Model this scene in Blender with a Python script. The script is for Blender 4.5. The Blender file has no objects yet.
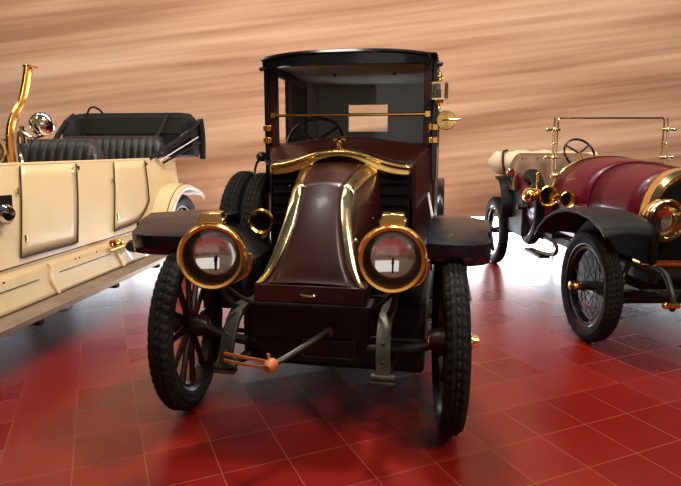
import bpy, bmesh, math, random
from mathutils import Vector as V, Matrix, Euler
random.seed(7)
PI = math.pi
S = bpy.context.scene
COL = S.collection
R = math.radians

# ------------------------------------------------------------------ camera, world, light
cam_d = bpy.data.cameras.new('camera'); cam = bpy.data.objects.new('camera', cam_d); COL.objects.link(cam)
cam.location = (0, 0, 1.4); cam.rotation_euler = (R(90 - 9.57), 0, 0)
cam_d.sensor_width = 36; cam_d.lens = 557.6 / 681 * 36; cam_d.clip_start = .05; cam_d.clip_end = 100
S.camera = cam
S.view_settings.view_transform = 'Standard'; S.view_settings.look = 'None'
S.view_settings.gamma = 1; S.view_settings.use_curve_mapping = False
S.view_settings.exposure = -0.22

W = bpy.data.worlds.new('hall_light'); S.world = W; W.use_nodes = True
nt = W.node_tree; N = nt.nodes; N.clear()
out = N.new('ShaderNodeOutputWorld'); bg = N.new('ShaderNodeBackground'); tc = N.new('ShaderNodeTexCoord')
sx = N.new('ShaderNodeSeparateXYZ'); rp = N.new('ShaderNodeValToRGB'); mr = N.new('ShaderNodeMapRange')
mr.inputs['From Min'].default_value = -1; mr.inputs['From Max'].default_value = 1
nt.links.new(tc.outputs['Generated'], sx.inputs[0]); nt.links.new(sx.outputs['Z'], mr.inputs['Value'])
nt.links.new(mr.outputs[0], rp.inputs[0]); nt.links.new(rp.outputs[0], bg.inputs[0]); nt.links.new(bg.outputs[0], out.inputs[0])
el = rp.color_ramp.elements
el[0].position = .45; el[0].color = (.05, .03, .025, 1)
el[1].position = .62; el[1].color = (.22, .17, .13, 1)
e = el.new(.8); e.color = (.18, .18, .18, 1)
e = el.new(1.); e.color = (.9, .95, 1.0, 1)
bg.inputs[1].default_value = .15

def area(name, loc, tgt, size, power, color=(1, 1, 1), sy=None):
    d = bpy.data.lights.new(name, 'AREA'); d.energy = power; d.color = color; d.size = size
    if sy: d.shape = 'RECTANGLE'; d.size_y = sy
    o = bpy.data.objects.new(name, d); COL.objects.link(o); o.location = loc
    o.rotation_euler = (V(tgt) - V(loc)).to_track_quat('-Z', 'Y').to_euler()
    return o
area('ceiling_light_key', (2.7, -.4, 4.2), (-.4, 3.2, .4), .6, 150, (1, .93, .82))
area('ceiling_light_over_cream_car', (-.9, 2.0, 4.4), (-2.6, 5.0, .9), .8, 75, (1, .93, .82))  # added frontal fill for the cream car's side
area('ceiling_light_right', (1.0, .6, 4.3), (3.0, 5.2, .6), .6, 60, (1, .92, .82))  # added frontal fill for the right-hand car
area('ceiling_light_overhead', (.6, 4.3, 5.0), (.0, 2.4, 0), .45, 210, (1, .92, .82))
for x_ in (-4.8, -1.6, 1.6, 4.8): area('ceiling_light_wall', (x_, 4.6, 5.0), (x_, 7.7, 1.6), 2.4, 86, (1, .95, .9), .8)  # added lamps that light the back wall evenly

# ------------------------------------------------------------------ materials
def mat(name, col, rough=.5, metal=0, coat=0, **k):
    m = bpy.data.materials.new(name); m.use_nodes = True
    b = m.node_tree.nodes['Principled BSDF']
    b.inputs['Base Color'].default_value = (*col, 1); b.inputs['Roughness'].default_value = rough
    b.inputs['Metallic'].default_value = metal; b.inputs['Coat Weight'].default_value = coat
    b.inputs['Coat Roughness'].default_value = .07
    for a, v in k.items(): b.inputs[a.replace('_', ' ')].default_value = v
    return m
def vary(m, col2, scale=6, detail=3, rough2=None, bump=0, bscale=60, lo=.35, hi=.7):
    t = m.node_tree; b = t.nodes['Principled BSDF']; c = t.nodes.new('ShaderNodeTexCoord')
    n = t.nodes.new('ShaderNodeTexNoise'); n.inputs['Scale'].default_value = scale; n.inputs['Detail'].default_value = detail
    t.links.new(c.outputs['Object'], n.inputs['Vector'])
    r = t.nodes.new('ShaderNodeMapRange'); r.inputs['From Min'].default_value = lo; r.inputs['From Max'].default_value = hi
    t.links.new(n.outputs[0], r.inputs[0])
    mx = t.nodes.new('ShaderNodeMix'); mx.data_type = 'RGBA'
    mx.inputs[6].default_value = b.inputs['Base Color'].default_value; mx.inputs[7].default_value = (*col2, 1)
    t.links.new(r.outputs[0], mx.inputs[0]); t.links.new(mx.outputs[2], b.inputs['Base Color'])
    if rough2 is not None:
        q = t.nodes.new('ShaderNodeMapRange'); q.inputs['To Min'].default_value = b.inputs['Roughness'].default_value; q.inputs['To Max'].default_value = rough2
        t.links.new(r.outputs[0], q.inputs[0]); t.links.new(q.outputs[0], b.inputs['Roughness'])
    if bump:
        n2 = t.nodes.new('ShaderNodeTexNoise'); n2.inputs['Scale'].default_value = bscale
        bp = t.nodes.new('ShaderNodeBump'); bp.inputs['Strength'].default_value = bump; bp.inputs['Distance'].default_value = .01
        t.links.new(c.outputs['Object'], n2.inputs['Vector']); t.links.new(n2.outputs[0], bp.inputs['Height']); t.links.new(bp.outputs[0], b.inputs['Normal'])
    return m
BRASS = vary(mat('polished_brass', (.93, .62, .20), .16, 1), (.80, .50, .15), 9, 3, .26)
PALE = vary(mat('pale_brass', (.95, .78, .42), .13, 1), (.85, .62, .28), 8, 3, .22)
ORANGE = vary(mat('warm_brass', (.88, .42, .09), .2, 1), (.95, .55, .15), 9, 3, .25)
CHROME = mat('nickel', (.80, .78, .75), .12, 1)
MIRROR = mat('lamp_mirror', (.92, .90, .88), .06, 1)
PEWTER = vary(mat('worn_steel', (.09, .08, .062), .45, .8), (.045, .04, .03), 18, 4, .6)
MAROON = vary(mat('dark_maroon_paint', (.034, .0045, .0035), .34, 0, .08, Specular_IOR_Level=.35), (.026, .0035, .003), 3)
MAROON_W = vary(mat('maroon_wood', (.036, .006, .004), .4, 0, .12, Specular_IOR_Level=.3), (.028, .005, .004), 8)
WINE = vary(mat('wine_red_paint', (.100, .001, .012), .38, 0, .22, Specular_IOR_Level=.3), (.078, .001, .009), 3)
BLACK = mat('black_enamel', (.006, .0065, .009), .2, 0, .12, Specular_IOR_Level=.42)
DARK = vary(mat('dark_frame_paint', (.008, .007, .007), .5, Specular_IOR_Level=.3), (.018, .014, .012), 12, 3, .65)
APRON = vary(mat('dark_brown_sheet', (.009, .004, .0035), .45, Specular_IOR_Level=.3), (.006, .004, .003), 7)
RUBBER = vary(mat('tyre_rubber', (.0065, .006, .0055), .6, Specular_IOR_Level=.18), (.013, .0115, .010), 14, 4, .75, .15, 120)
WOODSPOKE = vary(mat('dark_red_wood', (.030, .008, .005), .45, 0, .1, Specular_IOR_Level=.3), (.02, .006, .004), 12)
LEATHER = vary(mat('black_leather', (.016, .014, .012), .36, Specular_IOR_Level=.4), (.035, .028, .022), 9, 4, .5, .25, 70)
HOODCLOTH = vary(mat('black_hood_cloth', (.005, .005, .006), .6, Specular_IOR_Level=.25), (.014, .013, .012), 8, 3, .7, .2, 90)
LINING = vary(mat('dark_green_lining', (.022, .020, .012), .85, Specular_IOR_Level=.2), (.018, .017, .012), 5)
TAN = vary(mat('tan_leather', (.20, .10, .05), .5), (.14, .065, .035), 8, 4, .55, .25, 60)
CANVAS = vary(mat('cream_canvas', (.72, .58, .36), .8), (.60, .46, .27), 6, 4, .85, .3, 25)
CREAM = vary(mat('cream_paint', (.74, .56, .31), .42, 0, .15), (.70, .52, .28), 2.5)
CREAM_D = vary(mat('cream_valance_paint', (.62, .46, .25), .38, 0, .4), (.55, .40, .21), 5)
SEAM = mat('dark_seam', (.02, .012, .006), .6)
BOARD = vary(mat('running_board_cover', (.24, .17, .115), .5), (.17, .12, .085), 6, 4, .6)
EDGE = mat('running_board_edging', (.34, .27, .2), .35, .7)
CLOTH = vary(mat('grey_interior_cloth', (.52, .52, .48), .9), (.44, .44, .40), 5)
STRAP = vary(mat('orange_leather', (.55, .16, .045), .45), (.42, .11, .03), 14)
REDLENS = mat('red_glass', (.25, .01, .01), .08, 0, 1)
RADCORE = mat('radiator_core', (.006, .005, .005), .8, Specular_IOR_Level=.1)
NAVY = mat('blue_black_enamel', (.005, .0075, .013), .2, 0, .12, Specular_IOR_Level=.42)
MATTE = mat('matte_black', (.006, .006, .006), .5, Specular_IOR_Level=.25)
WHITE = mat('white_edge_paint', (.8, .8, .78), .4)  # plain white, also stands for the bright reflection on the hood irons

def glass(name, tint=(1, 1, 1), k=1.0):
    m = bpy.data.materials.new(name); m.use_nodes = True; t = m.node_tree; t.nodes.clear()
    o = t.nodes.new('ShaderNodeOutputMaterial'); a = t.nodes.new('ShaderNodeBsdfTransparent'); g = t.nodes.new('ShaderNodeBsdfGlossy')
    a.inputs[0].default_value = (*tint, 1); g.inputs['Roughness'].default_value = .02
    f = t.nodes.new('ShaderNodeFresnel'); f.inputs[0].default_value = 1.5
    mm = t.nodes.new('ShaderNodeMath'); mm.operation = 'MULTIPLY'; mm.inputs[1].default_value = k
    mx = t.nodes.new('ShaderNodeMixShader')
    t.links.new(f.outputs[0], mm.inputs[0]); t.links.new(mm.outputs[0], mx.inputs[0])
    t.links.new(a.outputs[0], mx.inputs[1]); t.links.new(g.outputs[0], mx.inputs[2]); t.links.new(mx.outputs[0], o.inputs[0])
    return m
GLASS = glass('window_glass', (.93, .95, .94), 1.2)
LENS = glass('lamp_lens', (.97, .96, .94), 1.0)

# floor: square red tiles on a turned grid
def floor_mat():
    m = bpy.data.materials.new('red_floor_tiles'); m.use_nodes = True; t = m.node_tree; b = t.nodes['Principled BSDF']
    c = t.nodes.new('ShaderNodeTexCoord'); mp = t.nodes.new('ShaderNodeMapping'); mp.vector_type = 'TEXTURE'
    mp.inputs['Location'].default_value = (1.106, 2.284, 0); mp.inputs['Rotation'].default_value = (0, 0, R(23.47))
    t.links.new(c.outputs['Object'], mp.inputs[0])
    br = t.nodes.new('ShaderNodeTexBrick'); br.offset = 0; br.offset_frequency = 1; br.squash = 1
    br.inputs['Scale'].default_value = 1; br.inputs['Brick Width'].default_value = .3014; br.inputs['Row Height'].default_value = .3014
    br.inputs['Mortar Size'].default_value = .0022; br.inputs['Mortar Smooth'].default_value = .3; br.inputs['Bias'].default_value = 0
    br.inputs['Color1'].default_value = (0, 0, 0, 1); br.inputs['Color2'].default_value = (1, 1, 1, 1); br.inputs['Mortar'].default_value = (.5, .5, .5, 1)
    t.links.new(mp.outputs[0], br.inputs['Vector'])
    n = t.nodes.new('ShaderNodeTexNoise'); n.inputs['Scale'].default_value = 5; n.inputs['Detail'].default_value = 6; n.inputs['Roughness'].default_value = .65
    t.links.new(c.outputs['Object'], n.inputs['Vector'])
    mx = t.nodes.new('ShaderNodeMix'); mx.data_type = 'RGBA'; mx.inputs[6].default_value = (.14, .0032, .0012, 1); mx.inputs[7].default_value = (.235, .008, .0028, 1)
    ad = t.nodes.new('ShaderNodeMath'); ad.operation = 'MULTIPLY_ADD'; ad.inputs[1].default_value = .45; 
    sc = t.nodes.new('ShaderNodeMath'); sc.operation = 'MULTIPLY'; sc.inputs[1].default_value = .6
    t.links.new(n.outputs[0], sc.inputs[0]); t.links.new(br.outputs['Color'], ad.inputs[0]); t.links.new(sc.outputs[0], ad.inputs[2])
    t.links.new(ad.outputs[0], mx.inputs[0])
    mo = t.nodes.new('ShaderNodeMix'); mo.data_type = 'RGBA'; mo.inputs[7].default_value = (.27, .075, .045, 1)
    t.links.new(br.outputs['Fac'], mo.inputs[0]); t.links.new(mx.outputs[2], mo.inputs[6]); t.links.new(mo.outputs[2], b.inputs['Base Color'])
    rr = t.nodes.new('ShaderNodeMapRange'); rr.inputs['From Max'].default_value = 1; rr.inputs['To Min'].default_value = .24; rr.inputs['To Max'].default_value = .31
    t.links.new(br.outputs['Color'], rr.inputs[0]); t.links.new(rr.outputs[0], b.inputs['Roughness'])
    b.inputs['IOR'].default_value = 1.5
    bp = t.nodes.new('ShaderNodeBump'); bp.invert = True; bp.inputs['Strength'].default_value = .08; bp.inputs['Distance'].default_value = .002
    t.nodes.remove(bp)
    return m
def wall_mat():
    m = bpy.data.materials.new('streaked_tan_wall'); m.use_nodes = True; t = m.node_tree; b = t.nodes['Principled BSDF']
    c = t.nodes.new('ShaderNodeTexCoord'); mp = t.nodes.new('ShaderNodeMapping'); mp.inputs['Rotation'].default_value = (0, R(6.5), 0)
    t.links.new(c.outputs['Object'], mp.inputs[0])
    def noise(sx_, sz_, d):
        q = t.nodes.new('ShaderNodeMapping'); q.inputs['Scale'].default_value = (sx_, 1, sz_); n = t.nodes.new('ShaderNodeTexNoise')
        n.inputs['Scale'].default_value = 1; n.inputs['Detail'].default_value = d; n.inputs['Roughness'].default_value = .55
        t.links.new(mp.outputs[0], q.inputs[0]); t.links.new(q.outputs[0], n.inputs['Vector']); return n
    a = noise(.18, 2.6, 1); d = noise(.40, 13, 1.5)
    mm = t.nodes.new('ShaderNodeMix'); mm.data_type = 'FLOAT'; mm.inputs[0].default_value = .45
    t.links.new(a.outputs[0], mm.inputs[2]); t.links.new(d.outputs[0], mm.inputs[3])
    r = t.nodes.new('ShaderNodeValToRGB'); r.color_ramp.elements[0].position = .34; r.color_ramp.elements[0].color = (.40, .20, .115, 1)
    r.color_ramp.elements[1].position = .66; r.color_ramp.elements[1].color = (.74, .47, .31, 1)
    e = r.color_ramp.elements.new(.5); e.color = (.58, .33, .205, 1)
    t.links.new(mm.outputs[0], r.inputs[0]); t.links.new(r.outputs[0], b.inputs['Base Color'])
    b.inputs['Roughness'].default_value = .85; b.inputs['Specular IOR Level'].default_value = .2
    return m
def emit(name, col, st):
    m = bpy.data.materials.new(name); m.use_nodes = True; t = m.node_tree; t.nodes.clear()
    o = t.nodes.new('ShaderNodeOutputMaterial'); q = t.nodes.new('ShaderNodeEmission'); q.inputs[0].default_value = (*col, 1); q.inputs[1].default_value = st
    t.links.new(q.outputs[0], o.inputs[0]); return m

# ------------------------------------------------------------------ mesh helpers
def basis(ax):
    ax = V(ax).normalized(); u = ax.orthogonal().normalized()
    for q in (V((0, 0, 1)), V((0, 1, 0)), V((1, 0, 0))):
        if abs(q.dot(ax)) < .8: u = (q - ax * q.dot(ax)).normalized(); break
    return u, ax.cross(u).normalized(), ax
class G:
    def __init__(s): s.b = bmesh.new()
    def grid(s, rows, cu=False, cv=False, cap=False):
        vs = [[s.b.verts.new(p) for p in r] for r in rows]; n = len(vs); k = len(vs[0])
        for i in range(n if cu else n - 1):
            for j in range(k if cv else k - 1):
                try: s.b.faces.new((vs[i][j], vs[(i + 1) % n][j], vs[(i + 1) % n][(j + 1) % k], vs[i][(j + 1) % k]))
                except ValueError: pass
        if cap:
            for r in (vs[0], vs[-1]):
                try: s.b.faces.new(r)
                except ValueError: pass
        return s
    def box(s, c, d, rot=None):
        m = Matrix.Translation(V(c)) @ (Euler(rot).to_matrix().to_4x4() if rot else Matrix()) @ Matrix.Diagonal((*d, 1))
        bmesh.ops.create_cube(s.b, size=1, matrix=m); return s
    def bb(s, a, b_): return s.box([(a[i] + b_[i]) / 2 for i in range(3)], [abs(b_[i] - a[i]) for i in range(3)])
    def lathe(s, prof, o, ax, n=32, closed=False, f=None):
        u, w, a = basis(ax); o = V(o); rows = []
        for j in range(n):
            th = 2 * PI * j / n
            rows.append([o + a * h + (u * math.cos(th) + w * math.sin(th)) * (r + (f(j, i) if f else 0)) for i, (r, h) in enumerate(prof)])
        return s.grid(rows, cu=True, cv=closed)
    def cyl(s, p, q, r, r2=None, n=16):
        p, q = V(p), V(q); L = (q - p).length; r2 = r if r2 is None else r2
        return s.lathe([(.0001, 0), (r, 0), (r2, L), (.0001, L)], p, q - p, n)
    def tube(s, pts, r, n=10, smooth=0, flat=None, closed=False):
        pts = [V(p) for p in pts]
        if smooth:
            q = []
            m = len(pts)
            for i in range(m - 1):
                p0, p1, p2, p3 = pts[max(i - 1, 0)], pts[i], pts[i + 1], pts[min(i + 2, m - 1)]
                for k in range(smooth):
                    t = k / smooth
                    q.append(.5 * ((2 * p1) + (p2 - p0) * t + (2 * p0 - 5 * p1 + 4 * p2 - p3) * t * t + (3 * p1 - p0 - 3 * p2 + p3) * t ** 3))
            q.append(pts[-1]); pts = q
        m = len(pts); rows = []; u = None
        for i in range(m):
            d = (pts[(i + 1) % m] - pts[i - 1]) if closed else (pts[min(i + 1, m - 1)] - pts[max(i - 1, 0)])
            d.normalize()
            if u is None: u = basis(d)[0]
            u = (u - d * u.dot(d)).normalized(); w = d.cross(u)
            rr = r[min(int(i * len(r) / m), len(r) - 1)] if isinstance(r, (list, tuple)) else r
            if flat:  # flat = (vector of the wide direction, half width, half thickness)
                fv = V(flat[0]); fv = (fv - d * fv.dot(d)).normalized(); fw = d.cross(fv)
                rows.append([pts[i] + fv * sx_ * flat[1] + fw * sy_ * flat[2] for sx_, sy_ in ((1, 1), (-1, 1), (-1, -1), (1, -1))])
            else: rows.append([pts[i] + (u * math.cos(2 * PI * k / n) + w * math.sin(2 * PI * k / n)) * rr for k in range(n)])
        return s.grid(rows, cu=closed, cv=True, cap=not closed)
    def sphere(s, c, r, sc=(1, 1, 1), n=20):
        bmesh.ops.create_uvsphere(s.b, u_segments=n, v_segments=max(8, n // 2), radius=1, matrix=Matrix.Translation(V(c)) @ Matrix.Diagonal((r * sc[0], r * sc[1], r * sc[2], 1))); return s
    def prism(s, poly, axis, a, b_):   # poly of 2D points in the two other axes
        def P(p, t): q = list(p); q.insert('xyz'.index(axis), t); return q
        A = [s.b.verts.new(P(p, a)) for p in poly]; B = [s.b.verts.new(P(p, b_)) for p in poly]; n = len(poly)
        s.b.faces.new(A); s.b.faces.new(B[::-1])
        for i in range(n): s.b.faces.new((A[i], A[(i + 1) % n], B[(i + 1) % n], B[i]))
        return s
    def build(s, name, m, parent=None, bevel=0, solid=0, loc=None, rot=None, ang=.6):
        bmesh.ops.recalc_face_normals(s.b, faces=s.b.faces)
        me = bpy.data.meshes.new(name); 
        for f in s.b.faces: f.smooth = True
        for e_ in s.b.edges:
            if len(e_.link_faces) == 2 and e_.calc_face_angle(0) > ang: e_.smooth = False
        s.b.to_mesh(me); s.b.free(); me.materials.append(m)
        o = bpy.data.objects.new(name, me); COL.objects.link(o); o.parent = parent
        if loc: o.location = loc
        if rot: o.rotation_euler = rot
        if solid: q = o.modifiers.new('thickness', 'SOLIDIFY'); q.thickness = solid; q.offset = -1
        if bevel: q = o.modifiers.new('bevel', 'BEVEL'); q.width = bevel; q.segments = 2; q.limit_method = 'ANGLE'; q.angle_limit = .7
        return o
def cp(o, parent=None, loc=None, rot=None):
    c = o.copy(); COL.objects.link(c); c.parent = parent
    if loc: c.location = loc
    if rot: c.rotation_euler = rot
    for ch in [x for x in o.children]: cp(ch, c)
    return c
def thing(name, loc, rz, label, cat):
    o = bpy.data.objects.new(name, None); COL.objects.link(o); o.location = loc; o.rotation_euler = (0, 0, rz)
    o['label'] = label; o['category'] = cat; o.empty_display_size = .2; return o
def struct(o): o['kind'] = 'structure'; return o
def lerp(a, b, t): return a + (b - a) * t
def interp(tab, x):
    for (x0, y0), (x1, y1) in zip(tab, tab[1:]):
        if x <= x1: 
            t = max(0, (x - x0) / (x1 - x0)); return lerp(y0, y1, t)
    return tab[-1][1]

# ------------------------------------------------------------------ the hall
FL = G().grid([[(-14, -6, 0), (-14, 8.0, 0)], [(14, -6, 0), (14, 8.0, 0)]]).build('floor', floor_mat()); struct(FL)
WZ = .47
wall = G().bb((-14, 7.7, WZ), (14, 7.9, 6)).build('wall_back', wall_mat()); struct(wall)
glow_band = G().bb((-14, 7.78, .003), (14, 7.80, WZ)).build('window_1', emit('low_window_daylight', (.86, .93, 1.0), 13)); struct(glow_band)  # added glowing band that makes the pale reflection on the floor
band_foot = G().bb((-14, 7.7, 0), (14, 7.82, .003)).build('trim_1', mat('white_sill', (.8, .8, .8), .5)); struct(band_foot)  # foot of the added glow band
band_bars = G()
for i in range(-9, 10): band_bars.bb((i * 1.5 - .02, 7.73, .02), (i * 1.5 + .02, 7.78, WZ))
band_bars = struct(band_bars.build('trim_2', mat('white_mullion', (.8, .8, .8), .5)))  # bars across the added glow band

wf_ = G().bb((-8, -5.2, 0), (8, -5.0, .7)).bb((-8, -5.2, 3.3), (8, -5.0, 5.0))
for a_, b_ in ((-8, -2.6), (3.0, 8)): wf_.bb((a_, -5.2, .7), (b_, -5.0, 3.3))
struct(wf_.build('wall_front', mat('plain_wall', (.45, .34, .26), .8)))
for n_, (a_, b_) in enumerate(((-2.6, 3.0),)): struct(G().bb((a_, -5.15, .7), (b_, -5.12, 3.3)).build('window_%d' % (n_ + 2), emit('daylight_pane', (1, .95, .9), .95)))  # added glowing panel behind the camera, for reflections in brass and lamps

# ------------------------------------------------------------------ wheel builder
def tyre(g, Rr, w, lug=True):
    h = w / 2; r0 = Rr - w * .95
    pr = [(r0, -h * .62), (r0 + .02, -h * .9), (Rr - w * .42, -h), (Rr - w * .15, -h * .86), (Rr - .008, -h * .62), (Rr, -h * .5), (Rr, -h * .28), (Rr - .007, -h * .24), (Rr - .007, -h * .16), (Rr + .001, -h * .12)]
    pr = pr + [(r, -x) for r, x in pr[::-1]]; n = 180; k = len(pr)
    def f(j, i):
        if not lug: return 0
        if i in (3, 4, 5, k - 4, k - 5, k - 6) and j % 3 == 0: return -.006
        if i in (6, 9, k - 7, k - 10) and (j + 1) % 3 == 0: return -.007
        return 0
    return g.lathe(pr, (0, 0, 0), (1, 0, 0), n if lug else 48, closed=True, f=f)
def wheel(parent, name, loc, rz, Rr, w, side, nsp=12, wire=False, hubm=BRASS, tm=RUBBER, sm=WOODSPOKE, rx=0, lug=True):
    ri = Rr - w * .95; h = w / 2
    g = G().lathe([(ri + .006, -h * .7), (ri + .012, -h * .8), (ri + .004, -h * .8), (ri - .012, -h * .5), (ri - .03, -h * .45), (ri - .03, h * .45), (ri - .012, h * .5), (ri + .004, h * .8), (ri + .012, h * .8), (ri + .006, h * .7)], (0, 0, 0), (1, 0, 0), 64, closed=True)
    wl = g.build(name, BLACK if wire else sm, parent, loc=loc, rot=(rx, 0, rz))
    tyre(G(), Rr, w, lug).build('tyre', tm, wl, ang=.3)
    rh = .035 if wire else .062
    hg = G().lathe([(.001, -.10), (rh * .7, -.10), (rh, -.06), (rh, .06), (rh * .7, .10), (.001, .10)], (0, 0, 0), (1, 0, 0), 24); hg.build('hub', DARK if wire else sm, wl)
    G().lathe([(.034, .06), (.044, .07), (.044, .115), (.032, .12), (.028, .145), (.001, .15)] if not wire else [(.03, .07), (.034, .09), (.024, .12), (.03, .125), (.03, .145), (.001, .15)], (0, 0, 0), (side, 0, 0), 20).build('hub_cap', hubm, wl)
    s0 = None
    for k in range(nsp):
        if wire: 
            a = .35 if k % 2 else -.35; sd = .045 if k % 4 < 2 else -.045
        if s0 is None or wire:
            g = G()
            if wire: g.cyl((sd, math.sin(a) * .03, math.cos(a) * .03), (0, math.sin(-a * .25) * (ri - .02), math.cos(a * .25) * (ri - .02)), .0028, n=6)
            else: g.tube([(0, 0, .045), (0, 0, .12), (0, 0, ri * .7), (0, 0, ri - .025)], [.024, .019, .016, .02], n=8)
            s0 = g.build('spoke', MAT_WIRE if wire else sm, wl, rot=(2 * PI * k / nsp, 0, 0))
        else: cp(s0, wl, rot=(2 * PI * k / nsp, 0, 0))
    return wl
MAT_WIRE = mat('wire_spoke_metal', (.03, .03, .03), .4, .6)

def headlamp(parent, c, r, rz=0, name='headlamp', m=BRASS, ring=ORANGE, chimney=True, depth=.16):
    # faces -y
    b = G().lathe([(r * .93, -.0), (r * .97, .02), (r * .95, .06), (r * .8, .10), (r * .55, depth), (r * .3, depth + .03), (.001, depth + .035)], (0, 0, 0), (0, 1, 0), 48).build(name, m, parent, loc=c, rot=(0, 0, rz), solid=.003)
    G().lathe([(r * .80, -.022), (r * .84, -.034), (r * .92, -.036), (r * .99, -.022), (r * 1.0, 0), (r * .96, .012), (r * .90, .01), (r * .80, -.01)], (0, 0, 0), (0, 1, 0), 56, closed=True).build('bezel', ring, b)
    G().lathe([(r * .80, -.015), (r * .77, .02), (r * .70, .05), (r * .66, .058), (r * .62, .058)], (0, 0, 0), (0, 1, 0), 48).build('inner_cone', PALE if m is PALE else vbr, b)
    G().lathe([(r * .60 * math.sin(t), .135 - .085 * (r / .15) * (math.cos(t) - .2)) for t in [x * PI / 2 / 12 + .01 for x in range(13)]][::-1] if False else [(r * .68 * k / 12 + .0005, .078 - .020 * (k / 12) ** 2) for k in range(13)], (0, 0, 0), (0, 1, 0), 48).build('mirror', MIRROR, b)
    G().cyl((0, .06, -.5 * r), (0, .06, -.035), .0035).cyl((0, .06, -.035), (0, .06, -.012), .006, .003).build('burner', DARK, b)
    G().lathe([(.001, -.022), (r * .4, -.020), (r * .82, -.012)], (0, 0, 0), (0, 1, 0), 48).build('lens', LENS, b)
    if chimney:
        G().prism([(-.052, r * .90), (.052, r * .90), (.058, r + .012), (.05, r + .016), (.045, r + .040), (-.045, r + .040), (-.05, r + .016), (-.058, r + .012)], 'y', -.005, .09).build('chimney', m, b, bevel=.004)
    return b
vbr = vary(mat('dull_brass_inside', (.34, .25, .14), .32, 1), (.22, .15, .08), 10, 3, .4)
def rivet(parent, p, m=BRASS, r=.006, name='rivet'): return G().sphere((0, 0, 0), r, n=10).build(name, m, parent, loc=p)

# ================================================================== MAIN CAR (centre)
M = thing('vintage_limousine', (-.124, 2.75, 0), R(-10.7), 'dark maroon closed vintage car with a sloping brass-edged bonnet and two big brass headlamps', 'car')
# chassis
ch = G()
for s in (-1, 1): ch.bb((s * .36 - .025, .0, .52), (s * .36 + .025, 3.3, .62))
for y in (.3, 1.2, 2.2, 3.2): ch.bb((-.36, y, .53), (.36, y + .06, .60))
ch.build('chassis_frame', DARK, M, bevel=.004)
G().bb((-.54, .36, .13), (.54, 2.5, .54)).build('undertray', DARK, M, bevel=.03)  # added block that darkens the floor and wheel gaps under the car
G().tube([(-.64, .055, .45), (-.45, .055, .39), (0, .055, .37), (.45, .055, .39), (.64, .055, .45)], .026, smooth=6).build('front_axle', DARK, M)
G().tube([(-.60, .16, .40), (.60, .16, .40)], .013).build('tie_rod', DARK, M)
G().tube([(-.5, 2.9, .46), (.5, 2.9, .46)], .04).sphere((0, 2.9, .46), .13).build('rear_axle', DARK, M)
for s in (-1, 1):
    # dumb iron: flat curved steel foot
    d = G().tube([(s * .37, .12, .60), (s * .37, -.06, .615), (s * .37, -.18, .585), (s * .372, -.26, .50), (s * .378, -.29, .40), (s * .378, -.30, .365)], 0, smooth=6, flat=((1, 0, 0), .033, .014)).build('dumb_iron', PEWTER, M, bevel=.004)
    G().bb((s * .378 - .055, -.325, .348), (s * .378 + .055, -.275, .366)).cyl((s * .378 - .055, -.30, .378), (s * .378 + .055, -.30, .378), .018).build('shackle', PEWTER, d, bevel=.004)
    for z in (.45, .53): rivet(d, (s * .375, -.30 + (z - .40) * .25 - .004, z), PEWTER, .008, 'bolt')
    l = G()
    for k in range(5):
        hw = .50 - .075 * k
        l.tube([(s * .378, -.02 + hw * t, .40 - .012 * k - .05 * (1 - t * t) * .6) for t in (-1, -.5, 0, .5, 1)] if False else [(s * .378, .15 + hw * t, .37 - .011 * k - .04 * (1 - t * t)) for t in (-.9, -.5, 0, .5, 1)], 0, smooth=4, flat=((1, 0, 0), .024, .005))
    l.build('leaf_spring', DARK, M)
    # lamp bracket
    G().tube([(s * .37, -.08, .60), (s * .40, -.16, .66), (s * .42, -.20, .74), (s * .41, -.20, .80)], .014, smooth=6).tube([(s * .27, -.05, .62), (s * .33, -.12, .66), (s * .41, -.20, .75)], .010, smooth=6).build('lamp_bracket', DARK, M)
headlamp(M, (-.372, -.41, .934), .151, R(13))
headlamp(M, (.418, -.37, .943), .149, R(3))
for s in (-1, 1):   # lamp fork arms
    for t in (-1, 1): G().tube([(s * .41 + t * .03, -.2, .76), (s * .41 + t * .13, -.22, .82), (s * .41 + t * .155, -.25, .92)], .008, smooth=5).build('lamp_fork', BRASS, M)
# wheels
wheel(M, 'front_wheel', (-.722, .055, .452), R(5.5), .452, .112, -1)
wheel(M, 'front_wheel', (.668, .055, .452), R(5.5), .452, .112, 1)
wheel(M, 'rear_wheel', (-.50, 2.9, .462), 0, .462, .125, -1)
wheel(M, 'rear_wheel', (.50, 2.9, .462), 0, .462, .125, 1)
for w_ in [c for c in M.children if c.name.startswith('front_wheel')]:
    q_ = 1 if w_.location.x < 0 else -1
    G().lathe([(.030, .062), (.052, .064), (.054, .075), (.034, .08), (.034, .105), (.001, .108)], (0, 0, 0), (q_, 0, 0), 24).build('hub_flange', BRASS, w_)
# apron and number board
G().bb((-.33, -.07, .455), (.28, .02, .64)).prism([(-.33, .455), (.28, .455), (.24, .36), (-.28, .36)], 'y', -.05, .02).build('front_apron', APRON, M, bevel=.006)
fr = G().bb((-.05, -.085, .372), (.215, -.052, .462)).build('number_board', APRON, M, bevel=.004)
tb = G(); 
for a, b_ in (((-.05, .372), (.215, .372)), ((.215, .372), (.215, .462)), ((.215, .462), (-.05, .462)), ((-.05, .462), (-.05, .372))): tb.cyl((a[0], -.087, a[1]), (b_[0], -.087, b_[1]), .004, n=8)
tb.build('board_frame', PEWTER, fr)
G().cyl((-.33, -.075, .636), (.29, -.075, .636), .006).build('apron_rail', PEWTER, M)
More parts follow.
